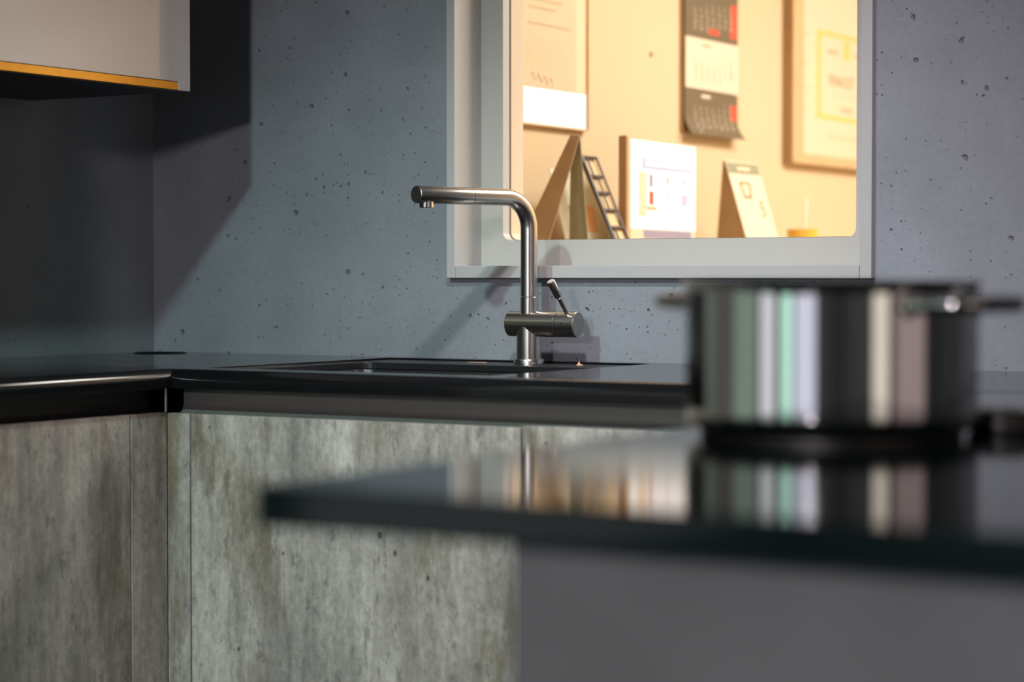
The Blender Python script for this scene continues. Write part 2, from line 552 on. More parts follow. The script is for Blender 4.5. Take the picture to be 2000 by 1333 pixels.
# ------------------------------------------------------------------ kitchen shell
ZC = 0.91           # worktop height
H = 2.60
RX, FY = 6.0, -7.6  # right and front walls of the showroom
structure(box('floor', -0.2, RX + 0.2, FY - 0.2, 3.6, -0.1, 0.0, M['floor']), 'dark floor of the kitchen showroom', 'floor')
structure(box('ceiling', -0.2, RX + 0.2, FY - 0.2, 3.6, H, H + 0.1, M['ceil']), 'plain grey ceiling above the kitchen', 'ceiling')
WX0, WX1, WZ0, WZ1 = 0.745, 1.578, 1.074, 1.815     # rough opening for the hatch
structure(cells('wall_back', [-0.15, WX0, WX1, RX + 0.15], [0, WZ0, WZ1, H], lambda i, j: not (i == 1 and j == 1),
                0.0, 0.104, M['wall'], XZ), 'blue-grey concrete wall with small pores behind the tap', 'wall')
structure(box('wall_left', -0.15, 0.0, FY, 0.0, 0, H, M['wall']), 'shaded concrete wall under the wall cabinet', 'wall')
structure(box('wall_right', RX, RX + 0.15, FY, 0.0, 0, H, M['plain']), 'plain showroom wall', 'wall')
structure(box('wall_front', -0.15, RX + 0.15, FY - 0.15, FY, 0, H, M['plain']), 'showroom wall behind the viewer', 'wall')

# daylight windows of the showroom plus one added glow panel, behind the viewer: what the pot mirrors
def shop_window(name, axis, c0, c1, z0, z1, pane_mat, label):
    if axis == 'y':
        t = thing(name, label, 'window', ((c0 + c1) / 2, FY, z0))
        P = lambda u, v, a: (u, FY + a, v)
    elif axis == 'l':
        t = thing(name, label, 'window', (0.0, (c0 + c1) / 2, z0))
        P = lambda u, v, a: (a, u, v)
    else:
        t = thing(name, label, 'window', (RX, (c0 + c1) / 2, z0))
        P = lambda u, v, a: (RX - a, u, v)
    t['kind'] = 'structure'
    cells('window_frame', [c0, c0 + 0.05, c1 - 0.05, c1], [z0, z0 + 0.05, z1 - 0.05, z1],
          lambda i, j: not (i == 1 and j == 1), 0.0, 0.05, M['lamp'], P, t)
    cells('window_pane', [c0 + 0.05, c1 - 0.05], [z0 + 0.05, z1 - 0.05], lambda i, j: True, 0.005, 0.02, pane_mat, P, t)
    return t
shop_window('window_2', 'l', -7.2, -4.75, 0.25, 2.35, M['day_white'], 'white shop window on the left, behind the viewer')
shop_window('sage_glow_panel', 'l', -4.5, -2.7, 0.25, 2.35, M['glow_sage'], 'added dim greenish glow panel on the left, behind the viewer')  # glowing panel added to give the pot its greenish reflection
shop_window('window_3', 'y', 0.46, 1.42, 0.25, 2.35, M['day_mint'], 'greenish shop window behind the viewer')
shop_window('window_4', 'y', 1.62, 3.40, 0.25, 2.35, M['day_lilac'], 'wide pale blue shop window behind the viewer')
shop_window('window_5', 'x', -4.30, -3.05, 0.25, 2.35, M['day_beige'], 'warm side window of the showroom')
shop_window('window_6', 'x', -2.75, -0.9, 0.25, 2.35, M['day_rose'], 'dim rose side window of the showroom')

# ------------------------------------------------------------------ ceiling spotlights
def spotlight(loc, target, power, color, radius, size, label, blend=0.8):
    loc = Vector(loc)
    d = (Vector(target) - loc).normalized()
    top = Vector((loc.x, loc.y, H)) - Vector((d.x, d.y, 0)) * 0.08
    t = thing('ceiling_spotlight', label, 'spotlight', tuple(top), 'ceiling spotlights')
    turned('mount', [(0, 0), (0.05, 0), (0.05, -0.02), (0.045, -0.024), (0, -0.024)], top, (0, 0, 1), M['lamp'], t)
    back = loc - d * 0.13
    tube('stem', [top, Vector((back.x, back.y, back.z))], 0.008, M['lamp'], t, n=12)
    turned('housing', [(0, -0.13), (0.035, -0.13), (0.045, -0.12), (0.055, -0.02), (0.06, 0.012), (0.056, 0.012), (0.05, -0.025), (0, -0.025)],
           loc, d, M['lamp'], t)
    ld = bpy.data.lights.new('spot_light', 'SPOT')
    ld.energy = power
    ld.color = color
    ld.shadow_soft_size = radius
    ld.spot_size = math.radians(size)
    ld.spot_blend = blend
    lo = bpy.data.objects.new('spot_light', ld)
    COL.objects.link(lo)
    lo.parent = t
    lo.location = loc + d * 0.02 - Vector(t['_o'])
    lo.rotation_euler = d.to_track_quat('-Z', 'Y').to_euler()
    return t
spotlight((1.254, -2.579, 2.40), (0.716, 0.0, 0.117), KEY_GREEN, (0.70, 1.0, 0.93), 0.045, 56.4, 'cool greenish ceiling spotlight in front of the sink', 0.88)
spotlight((1.80, -1.53, 2.42), (1.298, 0.0, 0.703), KEY_ROSE, (1.0, 0.90, 0.98), 0.045, 53, 'rose ceiling spotlight nearest to the hatch', 1.0)

def floor_fill_spot(loc, target, power, color, radius, size, label):  # fill lamp added behind the viewer to brighten the shadowed wall
    loc = Vector(loc)
    d = (Vector(target) - loc).normalized()
    t = thing('floor_fill_spot', label, 'spotlight', (loc.x, loc.y, 0))
    turned('base', [(0, 0), (0.16, 0), (0.16, 0.015), (0.15, 0.02), (0, 0.02)], (loc.x, loc.y - 0.16, 0.0005), (0, 0, 1), M['lamp'], t)
    tube('pole', [(loc.x, loc.y - 0.16, 0.02), (loc.x, loc.y - 0.16, loc.z)], 0.012, M['lamp'], t, n=16)
    turned('housing', [(0, -0.15), (0.05, -0.15), (0.08, -0.13), (0.13, -0.03), (0.145, 0.0), (0.14, 0.0), (0.125, -0.03), (0, -0.05)], loc, d, M['lamp'], t)
    ld = bpy.data.lights.new('spot_light', 'SPOT')
    ld.energy = power
    ld.color = color
    ld.shadow_soft_size = radius
    ld.spot_size = math.radians(size)
    ld.spot_blend = 0.6
    lo = bpy.data.objects.new('spot_light', ld)
    COL.objects.link(lo)
    lo.parent = t
    lo.location = loc + d * 0.01 - Vector(t['_o'])
    lo.rotation_euler = d.to_track_quat('-Z', 'Y').to_euler()
    return t
floor_fill_spot((2.9, -6.9, 2.0), (1.0, 0.0, 1.0), FRONT_FILL, (1.0, 0.90, 0.98), 0.12, 46, 'added round fill lamp on a floor stand far behind the viewer')

# ------------------------------------------------------------------ hatch window in the back wall
win = thing('window_1', 'white framed serving hatch in the concrete wall, opening onto a cream room', 'window', (1.16, 0.0, 1.062))
win['kind'] = 'structure'
FX0, FX1, FZ0, FZ1 = 0.735, 1.588, 1.062, 1.827
FF, IN = -0.018, 0.019
box('stile', FX0, FX0 + IN, FF, 0.0755, FZ0, FZ1, M['white'], win, bevel=0.0012)
box('stile', FX1 - IN - 0.002, FX1, FF, 0.0755, FZ0, FZ1, M['white'], win, bevel=0.0012)
box('bottom_bar', FX0 + IN + 0.0008, FX1 - IN - 0.0028, FF, 0.0755, FZ0, 1.085, M['white'], win, bevel=0.0012)
box('top_bar', FX0 + IN + 0.0008, FX1 - IN - 0.0028, FF, 0.0755, FZ1 - 0.023, FZ1, M['white'], win, bevel=0.0012)
HX0, HX1, HZ0, HZ1 = 0.803, 1.522, 1.134, 1.755
bm = bmesh.new()
ring_plate(bm, (FX0 + 0.012, FX1 - 0.012, FZ0 + 0.014, FZ1 - 0.014), (HX0, HX1, HZ0, HZ1), 0.016, 0.0756, 0.100, XZ)
finish('back_panel', bm, M['white_panel'], win, smooth=30)
bm = bmesh.new()
ring_plate(bm, (FX0 + 0.014, FX1 - 0.014, FZ0 + 0.016, FZ1 - 0.016), (HX0 + 0.0012, HX1 - 0.0012, HZ0 + 0.0012, HZ1 - 0.0012), 0.016, 0.1002, 0.1036, XZ)
finish('gasket', bm, M['gasket'], win, smooth=30)

# ------------------------------------------------------------------ the lit room behind the hatch
OX0, OX1, OY1 = 0.48, 3.6, 3.4
bm = bmesh.new()
ring_plate(bm, (OX0 - 0.1, OX1 + 0.1, 0.0, H), (HX0, HX1, HZ0, HZ1), 0.016, 0.105, 0.150, XZ)
structure(finish('wall_office_front', bm, M['cream_trim'], smooth=30), 'cream inner wall around the hatch opening', 'wall')
structure(box('wall_office_left', OX0 - 0.1, OX0, 0.1505, OY1, 0, H, M['cream']), 'cream wall with certificates and calendar seen through the hatch', 'wall')
structure(box('wall_office_back', OX0, OX1, OY1, OY1 + 0.1, 0, H, M['cream']), 'cream far wall of the room behind the hatch', 'wall')
structure(box('wall_office_right', OX1, OX1 + 0.1, 0.1505, OY1 + 0.1, 0, H, M['cream']), 'cream right wall of the room behind the hatch', 'wall')

def office_lamp(loc, power, size, color, label):
    t = thing('ceiling_panel_lamp', label, 'lamp', (loc[0], loc[1], H), 'ceiling lamps of the cream room')
    x, y, z = loc
    box('housing', x - size / 2 - 0.02, x + size / 2 + 0.02, y - size / 2 - 0.02, y + size / 2 + 0.02, z + 0.012, H - 0.001, M['white'], t, bevel=0.004)
    box('diffuser', x - size / 2, x + size / 2, y - size / 2, y + size / 2, z + 0.004, z + 0.012, M['lens'], t)
    ld = bpy.data.lights.new('panel_light', 'AREA')
    ld.energy = power
    ld.color = color
    ld.size = size
    lo = bpy.data.objects.new('panel_light', ld)
    COL.objects.link(lo)
    lo.parent = t
    lo.location = Vector((x, y, z)) - Vector(t['_o'])
    return t
office_lamp((2.3, 2.55, 2.52), OFFICE, 0.6, (1.0, 0.95, 0.86), 'square ceiling lamp deep in the cream room')
office_lamp((1.9, 1.1, 2.52), OFFICE * 0.58, 0.6, (1.0, 0.95, 0.86), 'square ceiling lamp near the hatch')

# ------------------------------------------------------------------ worktops
SF, SL = -0.648, 0.598      # front edges of the back run and of the left run
SX0, SX1, SY0, SY1 = 0.617, 1.182, -0.578, -0.034
wt = cells('worktop', [0.002, SL, SX0, SX1, 2.87], [-1.558, SF, SY0, SY1, -0.002],
           lambda i, j: (j > 0 or i == 0) and not (i == 2 and j == 2), 0.878, ZC, M['worktop'], XY, smooth=35,
           nose=lambda c: abs(c.z - ZC) < 1e-5 and (abs(c.y - SF) < 1e-5 and c.x > SL - 1e-4 or abs(c.x - SL) < 1e-5 and c.y < SF + 1e-4))
tag(wt, 'dark grey L-shaped kitchen worktop carrying the sink', 'worktop')
PXL, PYF, PXR = 1.971, -2.178, 2.87
pts = rrect(PXL, PXR, PYF, SF - 0.0015, 0.012, 6)
pw = prism('peninsula_worktop', pts, 0.8802, ZC, XY, M['worktop_edge'], bevel=0.003, seg=3)
tag(pw, 'glossy black peninsula worktop jutting into the foreground under the pot', 'worktop')

# ------------------------------------------------------------------ base cabinets
DY, DX = -0.637, 0.577      # faces of the doors: back run, left run
DT = 0.019
def unit_back(x0, x1, ztop, label, top=0.826, m=None):
    t = thing('base_cabinet', label, 'cabinet', ((x0 + x1) / 2, -0.3, 0), 'base cabinets with concrete fronts')
    box('carcass', x0, x1, DY + DT + 0.001, -0.02, 0.12, top, M['carcass'], t)
    box('door', x0 + 0.002, x1 - 0.002, DY, DY + DT, 0.13, ztop, m or M['front'], t, bevel=0.0005)
    box('plinth', x0, x1, -0.58, -0.56, 0.0, 0.118, M['carcass'], t)
    return t
unit_back(0.627, 1.2745, 0.8352, 'sink base cabinet with a wide streaked concrete front', top=0.695)
unit_back(1.2745, 1.925, 0.8385, 'base cabinet with concrete front right of the sink, half hidden by the peninsula')
f = box('filler_panel', 0.5778, 0.6255, DY, DY + DT, 0.13, 0.8352, M['front'], bevel=0.0005, loc=(0.6, DY, 0.13))
tag(f, 'narrow greenish concrete filler strip in the cabinet corner, on the sink side', 'panel', 'concrete corner fillers')
f = box('filler_panel', DX - DT, DX, -0.7265, -0.6374, 0.13, 0.8365, M['front_left_tint'], bevel=0.0005, loc=(DX, -0.68, 0.13))
tag(f, 'narrow concrete filler strip with a painted brown light tint in the cabinet corner, on the left run', 'panel', 'concrete corner fillers')
def unit_left(y0, y1, label):
    t = thing('base_cabinet', label, 'cabinet', (0.3, (y0 + y1) / 2, 0), 'base cabinets with concrete fronts')
    box('carcass', 0.02, DX - DT - 0.001, y0, y1, 0.12, 0.826, M['carcass'], t)
    box('door', DX - DT, DX, y0 + 0.002, y1 - 0.0035, 0.13, 0.8365, M['front_left_tint'], t, bevel=0.0005)
    box('plinth', 0.50, 0.52, y0, y1, 0.0, 0.118, M['carcass'], t)
    return t
unit_left(-1.558, -0.7265, 'concrete fronted base cabinet with a painted brown light tint on the left run, at the left edge')
tl = thing('tall_blocker', 'unseen tall sage grey cabinet, added to shade the left wall', 'cabinet', (0.3, -2.0, 0))  # unseen cabinet, placed to keep the fill lamp off the left wall
box('carcass', 0.02, 0.575, -2.58, -1.58, 0.1, 2.15, M['carcass'], tl)
box('side_panel', 0.015, 0.60, -1.579, -1.56, 0.0, 2.16, M['gloss_edge'], tl, bevel=0.001)
for y0 in (-2.08, -2.58):
    d_ = box('door', 0.577, 0.597, y0 + 0.0015, y0 + 0.4985, 0.12, 2.15, M['sage'], tl, bevel=0.001)
    box('handle', 0.5975, 0.612, y0 + 0.03, y0 + 0.04, 0.95, 1.25, M['alu'], d_, bevel=0.002)

# recessed handle channels between worktop and doors
def channel_profile():
    out = [(0.0, 0.8775), (0.0, 0.860)]
    for k in range(9):
        a = math.radians(90 * k / 8)
        out.append((0.022 - 0.022 * math.cos(a), 0.853 - 0.022 * math.sin(a)))
    inn = [(u - 0.002 if v > 0.8535 else u, v - 0.0022) for u, v in out[::-1]]
    inn[-1] = (-0.002, 0.8775)
    return out + inn
cp = channel_profile()
BY = -0.594
ch = prism('handle_channel', cp, 0.578, 1.925, lambda u, v, a: (a, BY - u, v), M['channel'], smooth=35, loc=(0.6, BY, 0.84))
tag(ch, 'grey recessed handle channel between worktop and sink side cabinet fronts', 'handle channel')
BX = 0.535
ch = prism('handle_channel', cp, -1.558, -0.637, lambda u, v, a: (BX + u, a, v), M['channel_dark'], smooth=35, loc=(BX, -0.7, 0.84))
tag(ch, 'black recessed handle channel above the left run cabinet fronts', 'handle channel')
st = box('corner_strip', 0.5725, 0.5765, -0.6395, -0.6355, 0.8368, 0.8772, M['alu'], bevel=0.0006, loc=(0.5745, -0.6375, 0.8368))
tag(st, 'thin bright aluminium strip where the two handle channels meet', 'trim')

# peninsula body
pb = thing('peninsula_cabinet', 'grey cabinet block under the glossy peninsula worktop', 'cabinet', (2.5, -1.4, 0))
box('carcass', 2.185, 2.83, -2.11, -0.66, 0.1, 0.8798, M['carcass'], pb)
box('end_panel', 2.169, 2.835, -2.130, -2.111, 0.02, 0.8798, M['panel'], pb, bevel=0.001)
box('side_panel', 2.169, 2.1845, -2.1105, -0.66, 0.02, 0.8798, M['panel'], pb, bevel=0.001)

# ------------------------------------------------------------------ sink
sk = thing('sink', 'black composite inset sink below the tap', 'sink', (0.9, -0.3, 0.70))
ri = (0.645, 1.154, -0.548, -0.165)
bm = bmesh.new()
ring_plate(bm, (SX0 + 0.003, SX1 - 0.003, SY0 + 0.003, SY1 - 0.003), ri, 0.03, 0.894, 0.9065, XY, n=6)
finish('rim', bm, M['sink'], sk, bevel=0.0015)
bm = bmesh.new()
levels = [(0.0, 0.8935), (0.004, 0.88), (0.008, 0.76), (0.016, 0.73), (0.05, 0.712), (0.10, 0.708)]
loops = []
for ins, z in levels:
    loops.append([bm.verts.new((u, v, z)) for u, v in rrect(ri[0] + ins, ri[1] - ins, ri[2] + ins, ri[3] - ins, max(0.01, 0.03 + ins * 0.3), 6)])
for A, B in zip(loops[:-1], loops[1:]):
    for i in range(len(A)):
        j = (i + 1) % len(A)
        bm.faces.new([A[i], A[j], B[j], B[i]])
bm.faces.new(loops[-1])
finish('basin', bm, M['sink'], sk, smooth=50)
turned('drain', [(0, 0.006), (0.03, 0.006), (0.043, 0.004), (0.045, 0.0), (0, 0.0)], (0.9, -0.36, 0.708), (0, 0, 1), M['steel_cap'], sk)

# ------------------------------------------------------------------ tap
FXc, FYc = 0.9595, -0.089
Z0 = 0.9066
tp = thing('kitchen_tap', 'brushed steel kitchen tap with an angled spout standing behind the sink', 'tap', (FXc, FYc, Z0))
turned('base_ring', [(0, 0), (0.0275, 0), (0.0275, 0.008), (0.0265, 0.0095), (0, 0.0095)], (FXc, FYc, Z0), (0, 0, 1), M['steel_z'], tp, n=64)
turned('stem', [(0, 0.0), (0.0228, 0.0), (0.0228, 0.06), (0, 0.06)], (FXc, FYc, Z0 + 0.0095), (0, 0, 1), M['steel_z'], tp, n=64)
ZB = 0.9795
body = turned('valve_body', [(0, 0), (0.0222, 0), (0.0232, 0.001), (0.0232, 0.1015), (0.0227, 0.1022), (0, 0.1022)], (0.920, FYc, ZB), (1, 0, 0), M['steel_x'], tp, n=64)
cart = turned('valve_knob', [(0, 0), (0.0227, 0.0), (0.0232, 0.0006), (0.0232, 0.0375), (0.0224, 0.0385), (0.0215, 0.0385)], (1.0232, FYc, ZB), (1, 0, 0), M['steel_x'], tp, n=64)
turned('end_cap', [(0.0216, 0), (0.0212, 0.0006), (0, 0.0006)], (1.0616, FYc, ZB), (1, 0, 0), M['steel_cap'], cart, n=64)
ind = turned('indicator', [(0, 0), (0.0012, 0), (0.0012, 0.0006), (0, 0.0006)], (1.039, FYc - 0.0231, ZB + 0.002), (0, -1, 0), M['black'], cart, n=12)
# upright pipe, bend and spout, one bent tube
dirv = Vector((-0.30, -0.95, 0)).normalized()
R = 0.0153
ztop = 1.2065
rb = 0.056
turned('collar', [(0, 0), (R + 0.0002, 0), (R + 0.0002, 0.030), (R - 0.0005, 0.0308), (0, 0.0308)], (FXc, FYc, 0.9975), (0, 0, 1), M['steel_z'], tp, n=64)
path = [Vector((FXc, FYc, 1.0288)), Vector((FXc, FYc, 1.06)), Vector((FXc, FYc, 1.10))]
for k in range(17):
    a = math.radians(90 * k / 16)
    c = Vector((FXc, FYc, ztop - rb)) + dirv * rb
    path.append(c - dirv * rb * math.cos(a) + Vector((0, 0, rb * math.sin(a))))
path.append(Vector((FXc, FYc, ztop)) + dirv * 0.1385)
tube('spout', path, R, M['steel_z'], tp, n=64)
sp0 = Vector((FXc, FYc, ztop)) + dirv * 0.139
head = turned('spout_head', [(0, 0), (R - 0.0005, 0), (R, 0.0006), (R, 0.1195), (R - 0.0004, 0.1205)], sp0, dirv, M['steel_x'], tp, n=64)
turned('end_cap', [(R - 0.0003, 0), (R - 0.0008, 0.0005), (0, 0.0005)], sp0 + dirv * 0.1205, dirv, M['steel_cap'], head, n=64)
ap = sp0 + dirv * 0.098
turned('aerator', [(0, 0), (0.0125, 0), (0.0125, 0.0095), (0.0118, 0.0102), (0.0095, 0.0102), (0.0095, 0.007), (0, 0.007)], ap - Vector((0, 0, R - 0.003)), (0, 0, -1), M['chrome'], head, n=40)
# lever
lv0 = Vector((1.0455, FYc - 0.012, ZB + 0.020))
lv1 = Vector((1.0455 - 0.010, FYc - 0.052, 1.056))
ld_ = (lv1 - lv0).normalized()
ll = (lv1 - lv0).length
lev = turned('lever', [(0, -0.006), (0.0042, -0.006), (0.0042, ll * 0.5), (0, ll * 0.5)], lv0, ld_, M['steel_x'], tp, n=32)
turned('lever_grip', [(0, 0), (0.0046, 0), (0.0068, 0.003), (0.0072, 0.006), (0.0072, ll * 0.52), (0.0068, ll * 0.52 + 0.0008), (0, ll * 0.52 + 0.0008)], lv0 + ld_ * ll * 0.48, ld_, M['steel_x'], lev, n=40)

# small things beside the tap
def scrap(p, pts, label):
    z = p[2]
    o = prism('copper_scrap', [(p[0] + u, p[1] + v) for u, v in pts], z, z + 0.0012, XY, M['copper'], loc=p)
    tag(o, label, 'scrap', 'copper coloured scraps on the sink rim')
    return o
scrap((0.846, -0.079, 0.9066), [(-0.021, -0.004), (0.021, -0.006), (0.017, 0.004), (-0.018, 0.005)], 'flat copper coloured scrap on the sink rim left of the tap')
o = prism('copper_scrap', [(-0.005, 0), (0.008, 0), (0.0015, 0.003), (0.0005, 0.0075)], 0, 0.001, lambda u, v, a: (1.063 + u * 0.9, -0.088 + u * 0.45 + a, 0.9066 + v), M['copper'], loc=(1.063, -0.088, 0.9066))
tag(o, 'tiny upright copper coloured scrap on the sink rim right of the tap', 'scrap', 'copper coloured scraps on the sink rim')

# flush pop-up socket in the corner of the worktop
so = turned('socket_cover', [(0, 0), (0.053, 0), (0.053, 0.0006), (0.052, 0.0012), (0, 0.0012)], (0.083, -0.078, ZC + 0.0001), (0, 0, 1), M['black'], loc=(0.083, -0.078, ZC), n=64)
tag(so, 'flat round black socket cover set into the worktop corner', 'socket')

# ------------------------------------------------------------------ wall cabinet
CX, CYE, CZ = 0.394, -0.353, 1.404
wc = thing('wall_cabinet', 'glossy wall cabinet with a brass grip strip at the upper left', 'cabinet', (0.2, -1.0, CZ))
box('carcass', 0.001, CX - 0.021, -1.558, CYE, CZ + 0.0125, 2.15, M['under'], wc)
box('bottom_board', 0.001, CX - 0.021, -1.558, CYE, CZ, CZ + 0.012, M['under'], wc, bevel=0.001)
def door_poly(y0, y1, notch):
    return [(y0, CZ + 0.0155), (y1 - notch, CZ + 0.0155), (y1 - notch, CZ), (y1, CZ), (y1, 2.15), (y0, 2.15)]
dr = prism('door', door_poly(-1.05, CYE, 0.033), CX - 0.020, CX, YZ, M['gloss'], wc, bevel=0.0008)
box('grip_strip', CX - 0.019, CX - 0.0005, -1.05, CYE - 0.0335, CZ + 0.0005, CZ + 0.015, M['brass'], dr, bevel=0.0006)
dr = prism('door', [(-1.558, CZ + 0.0155), (-1.052, CZ + 0.0155), (-1.052, 2.15), (-1.558, 2.15)], CX - 0.020, CX, YZ, M['gloss'], wc, bevel=0.0008)
box('grip_strip', CX - 0.019, CX - 0.0005, -1.558, -1.052, CZ + 0.0005, CZ + 0.015, M['brass'], dr, bevel=0.0006)

# ------------------------------------------------------------------ pot
PC = Vector((2.142, -1.492, ZC))
PR, PH = 0.1405, 0.150
pt = thing('cooking_pot', 'shiny stainless steel cooking pot on the glossy peninsula worktop', 'pot', tuple(PC))
prof = [(0, 0.0065), (0.105, 0.0065), (0.1215, 0.0065)]
for k in range(9):
    a = math.radians(-90 + 90 * k / 8)
    prof.append((0.1225 + 0.018 * math.cos(a), 0.0245 + 0.018 * math.sin(a)))
prof += [(PR, 0.030), (PR, 0.08), (PR, PH - 0.014), (PR, PH - 0.010), (PR + 0.0012, PH - 0.004), (PR + 0.0038, PH - 0.001), (PR + 0.0042, PH), (PR + 0.003, PH + 0.0008), (PR - 0.001, PH - 0.004), (PR - 0.002, PH - 0.008), (PR - 0.0022, 0.036), (PR - 0.0022, 0.03), (0.112, 0.0095), (0, 0.0095)]
turned('pot_body', prof, PC, (0, 0, 1), M['chrome'], pt, n=128, smooth=60)
turned('base_disc', [(0, 0), (0.124, 0), (0.1265, 0.0015), (0.1265, 0.0055), (0.125, 0.0063), (0, 0.0063)], PC, (0, 0, 1), M['chrome_in'], pt, n=96)
def pot_handle(ang):
    ca, sa = math.cos(ang), math.sin(ang)
    def W(r, s, z):
        return Vector((PC.x + ca * r - sa * s, PC.y + sa * r + ca * s, PC.z + z))
    hz = 0.128
    pth = []
    hw, out, rc = 0.052, 0.060, 0.028
    r0 = math.sqrt(PR ** 2 - hw ** 2) - 0.001
    pth.append(W(r0, -hw, hz))
    pth.append(W(r0 + 0.02, -hw, hz + 0.001))
    for k in range(9):
        a = math.radians(90 * k / 8)
        pth.append(W(r0 + out - rc + rc * math.sin(a), -hw + rc - rc * math.cos(a), hz + 0.002))
    for k in range(9):
        a = math.radians(90 * k / 8)
        pth.append(W(r0 + out - rc + rc * math.cos(a), hw - rc + rc * math.sin(a), hz + 0.002))
    pth.append(W(r0 + 0.02, hw, hz + 0.001))
    pth.append(W(r0, hw, hz))
    h = tube('handle', pth, 0.0078, M['chrome'], pt, n=20)
    for s in (-hw, hw):
        p0 = W(r0 + 0.0, s, hz)
        turned('handle_plate', [(0, 0), (0.011, 0), (0.011, 0.002), (0.009, 0.0035), (0, 0.0035)], p0, W(r0 + 1, s, hz) - W(r0, s, hz), M['chrome'], h, n=24)
pot_handle(math.radians(-15))
pot_handle(math.radians(165))

dk = thing('metal_dial', 'low dark metal disc with a bright glint, right of the pot', 'dial', (2.267, -1.358, ZC))
turned('disc', [(0, 0), (0.030, 0), (0.034, 0.003), (0.035, 0.012), (0.032, 0.0175), (0.026, 0.019), (0.0, 0.019)], (2.267, -1.358, ZC + 0.0001), (0, 0, 1), M['channel_dark'], dk, n=48)
turned('top_ring', [(0.020, 0.0), (0.026, 0.0), (0.027, 0.003), (0.025, 0.005), (0.021, 0.005), (0.020, 0.003)], (2.267, -1.358, ZC + 0.0192), (0, 0, 1), M['chrome'], dk, n=48)

# ------------------------------------------------------------------ things in the cream room
WXo = OX0
def flat(name, y0, y1, z0, z1, x0, x1, m, parent, bevel=0.0):
    return box(name, x0, x1, y0, y1, z0, z1, m, parent, bevel)

# framed letter at the left of the hatch
fl = thing('framed_letter', 'thin framed letter on the cream wall, at the left of the hatch', 'picture', (WXo, 0.77, 1.40))
cells('frame', [0.598, 0.602, 0.953, 0.957], [1.402, 1.406, 1.946, 1.95], lambda i, j: not (i == 1 and j == 1), WXo + 0.0005, WXo + 0.016, M['frame_wood'], YZ, fl)
flat('mount', 0.602, 0.953, 1.488, 1.946, WXo + 0.0005, WXo + 0.010, M['paper_cream'], fl)  # white mount, its cream is the glass reflection painted in
flat('glare_free_strip', 0.602, 0.953, 1.406, 1.4875, WXo + 0.0005, WXo + 0.0105, M['paper'], fl)  # same white mount, below the painted reflection
pg = flat('page', 0.640, 0.903, 1.4895, 1.90, WXo + 0.0101, WXo + 0.0108, M['paper_page_reflect'], fl)
random.seed(3)
z = 1.735
for wid in (0.17, 0.10, 0.0, 0.15, 0.12, 0.0, 0.19):
    if wid:
        flat('text_line', 0.69, 0.69 + wid, z, z + 0.006, WXo + 0.0109, WXo + 0.0113, M['print_tan'], pg)
    z -= 0.018
for k in range(12):
    zz = 1.600 - k * 0.0062
    flat('text_line', 0.685, 0.685 + 0.16 + 0.03 * random.random(), zz, zz + 0.002, WXo + 0.0109, WXo + 0.0113, M['print_pale'], pg)
sg = []
for k in range(13):
    sg.append((WXo + 0.0112, 0.70 + k * 0.008, 1.512 + 0.010 * math.sin(k * 1.9) - 0.0006 * k))
tube('signature', sg, 0.0009, M['print_tan'], pg, n=6)

# three-month wall calendar
wcal = thing('wall_calendar', 'three-month wall calendar with dark and white sheets on the cream wall', 'calendar', (WXo, 1.61, 1.42))
flat('backing', 1.448, 1.752, 1.432, 2.02, WXo + 0.0005, WXo + 0.006, M['frame_brown'], wcal)
flat('header', 1.455, 1.764, 1.805, 2.02, WXo + 0.0065, WXo + 0.012, M['sheet_dark'], wcal)
def month(z0, z1, m, num_mat, first, days, curl, red, xo):
    bm = bmesh.new()
    n = 14
    def X(k):
        t = 1 - k / n
        return xo + curl * max(0.0, t - 0.55) ** 2 / 0.2
    rows = []
    for k in range(n + 1):
        zz = z0 + (z1 - z0) * k / n
        rows.append([bm.verts.new((X(k) + s * 0.0012 + (curl * 0.4 * max(0, 1 - k / n - 0.7) if yy > 1.7 else 0), yy, zz)) for s in (0, 1) for yy in (1.456, 1.61, 1.764)])
    for A, B in zip(rows[:-1], rows[1:]):
        for s in (0, 3):
            for q in (0, 1):
                bm.faces.new([A[s + q], A[s + q + 1], B[s + q + 1], B[s + q]])
        bm.faces.new([A[0], A[3], B[3], B[0]])
        bm.faces.new([A[2], A[5], B[5], B[2]])
    for A in (rows[0], rows[-1]):
        bm.faces.new([A[0], A[1], A[4], A[3]])
        bm.faces.new([A[1], A[2], A[5], A[4]])
    sh = finish('month_sheet', bm, m, wcal, smooth=40)
    rows_t = []
    d = 1 - first
    while d <= days:
        rows_t.append(''.join(('%2d ' % q if 1 <= q <= days else '   ') for q in range(d, d + 7)))
        d += 7
    cell_w, cell_h = 0.0345, 0.0148
    for r in range(len(rows_t)):
        for c in range(7):
            q = 1 - first + r * 7 + c
            if not 1 <= q <= days:
                continue
            t = (0.080 - r * cell_h) / (z1 - z0)
            k = n * t
            xx = xo + curl * max(0.0, (1 - t) - 0.55) ** 2 / 0.2
            mm = num_mat
            if c == 6: mm = M['print_red'] if m is M['sheet_white'] else M['sheet_white']
            text_mesh('date', str(q), 0.0155, (xx + 0.0017, 1.506 + c * cell_w, z0 + 0.080 - r * cell_h), (0, 1, 0), (0, 0, 1), mm, sh)
    flat('month_bar', 1.55, 1.60, z1 - 0.020, z1 - 0.012, xo + 0.0013, xo + 0.0017, num_mat, sh)
    if red:
        flat('sunday_column', 1.716, 1.757, z0 + 0.014, z1 - 0.028, xo + 0.0013, xo + 0.0015, M['print_red'], sh)
        if red == 2:
            flat('marked_days', 1.586, 1.652, z0 + 0.014, z0 + 0.030, xo + 0.0017, xo + 0.0021, M['print_red'], sh)
    return sh
month(1.6735, 1.8045, M['sheet_dark'], M['sheet_white'], 2, 31, 0.0, 2, WXo + 0.010)
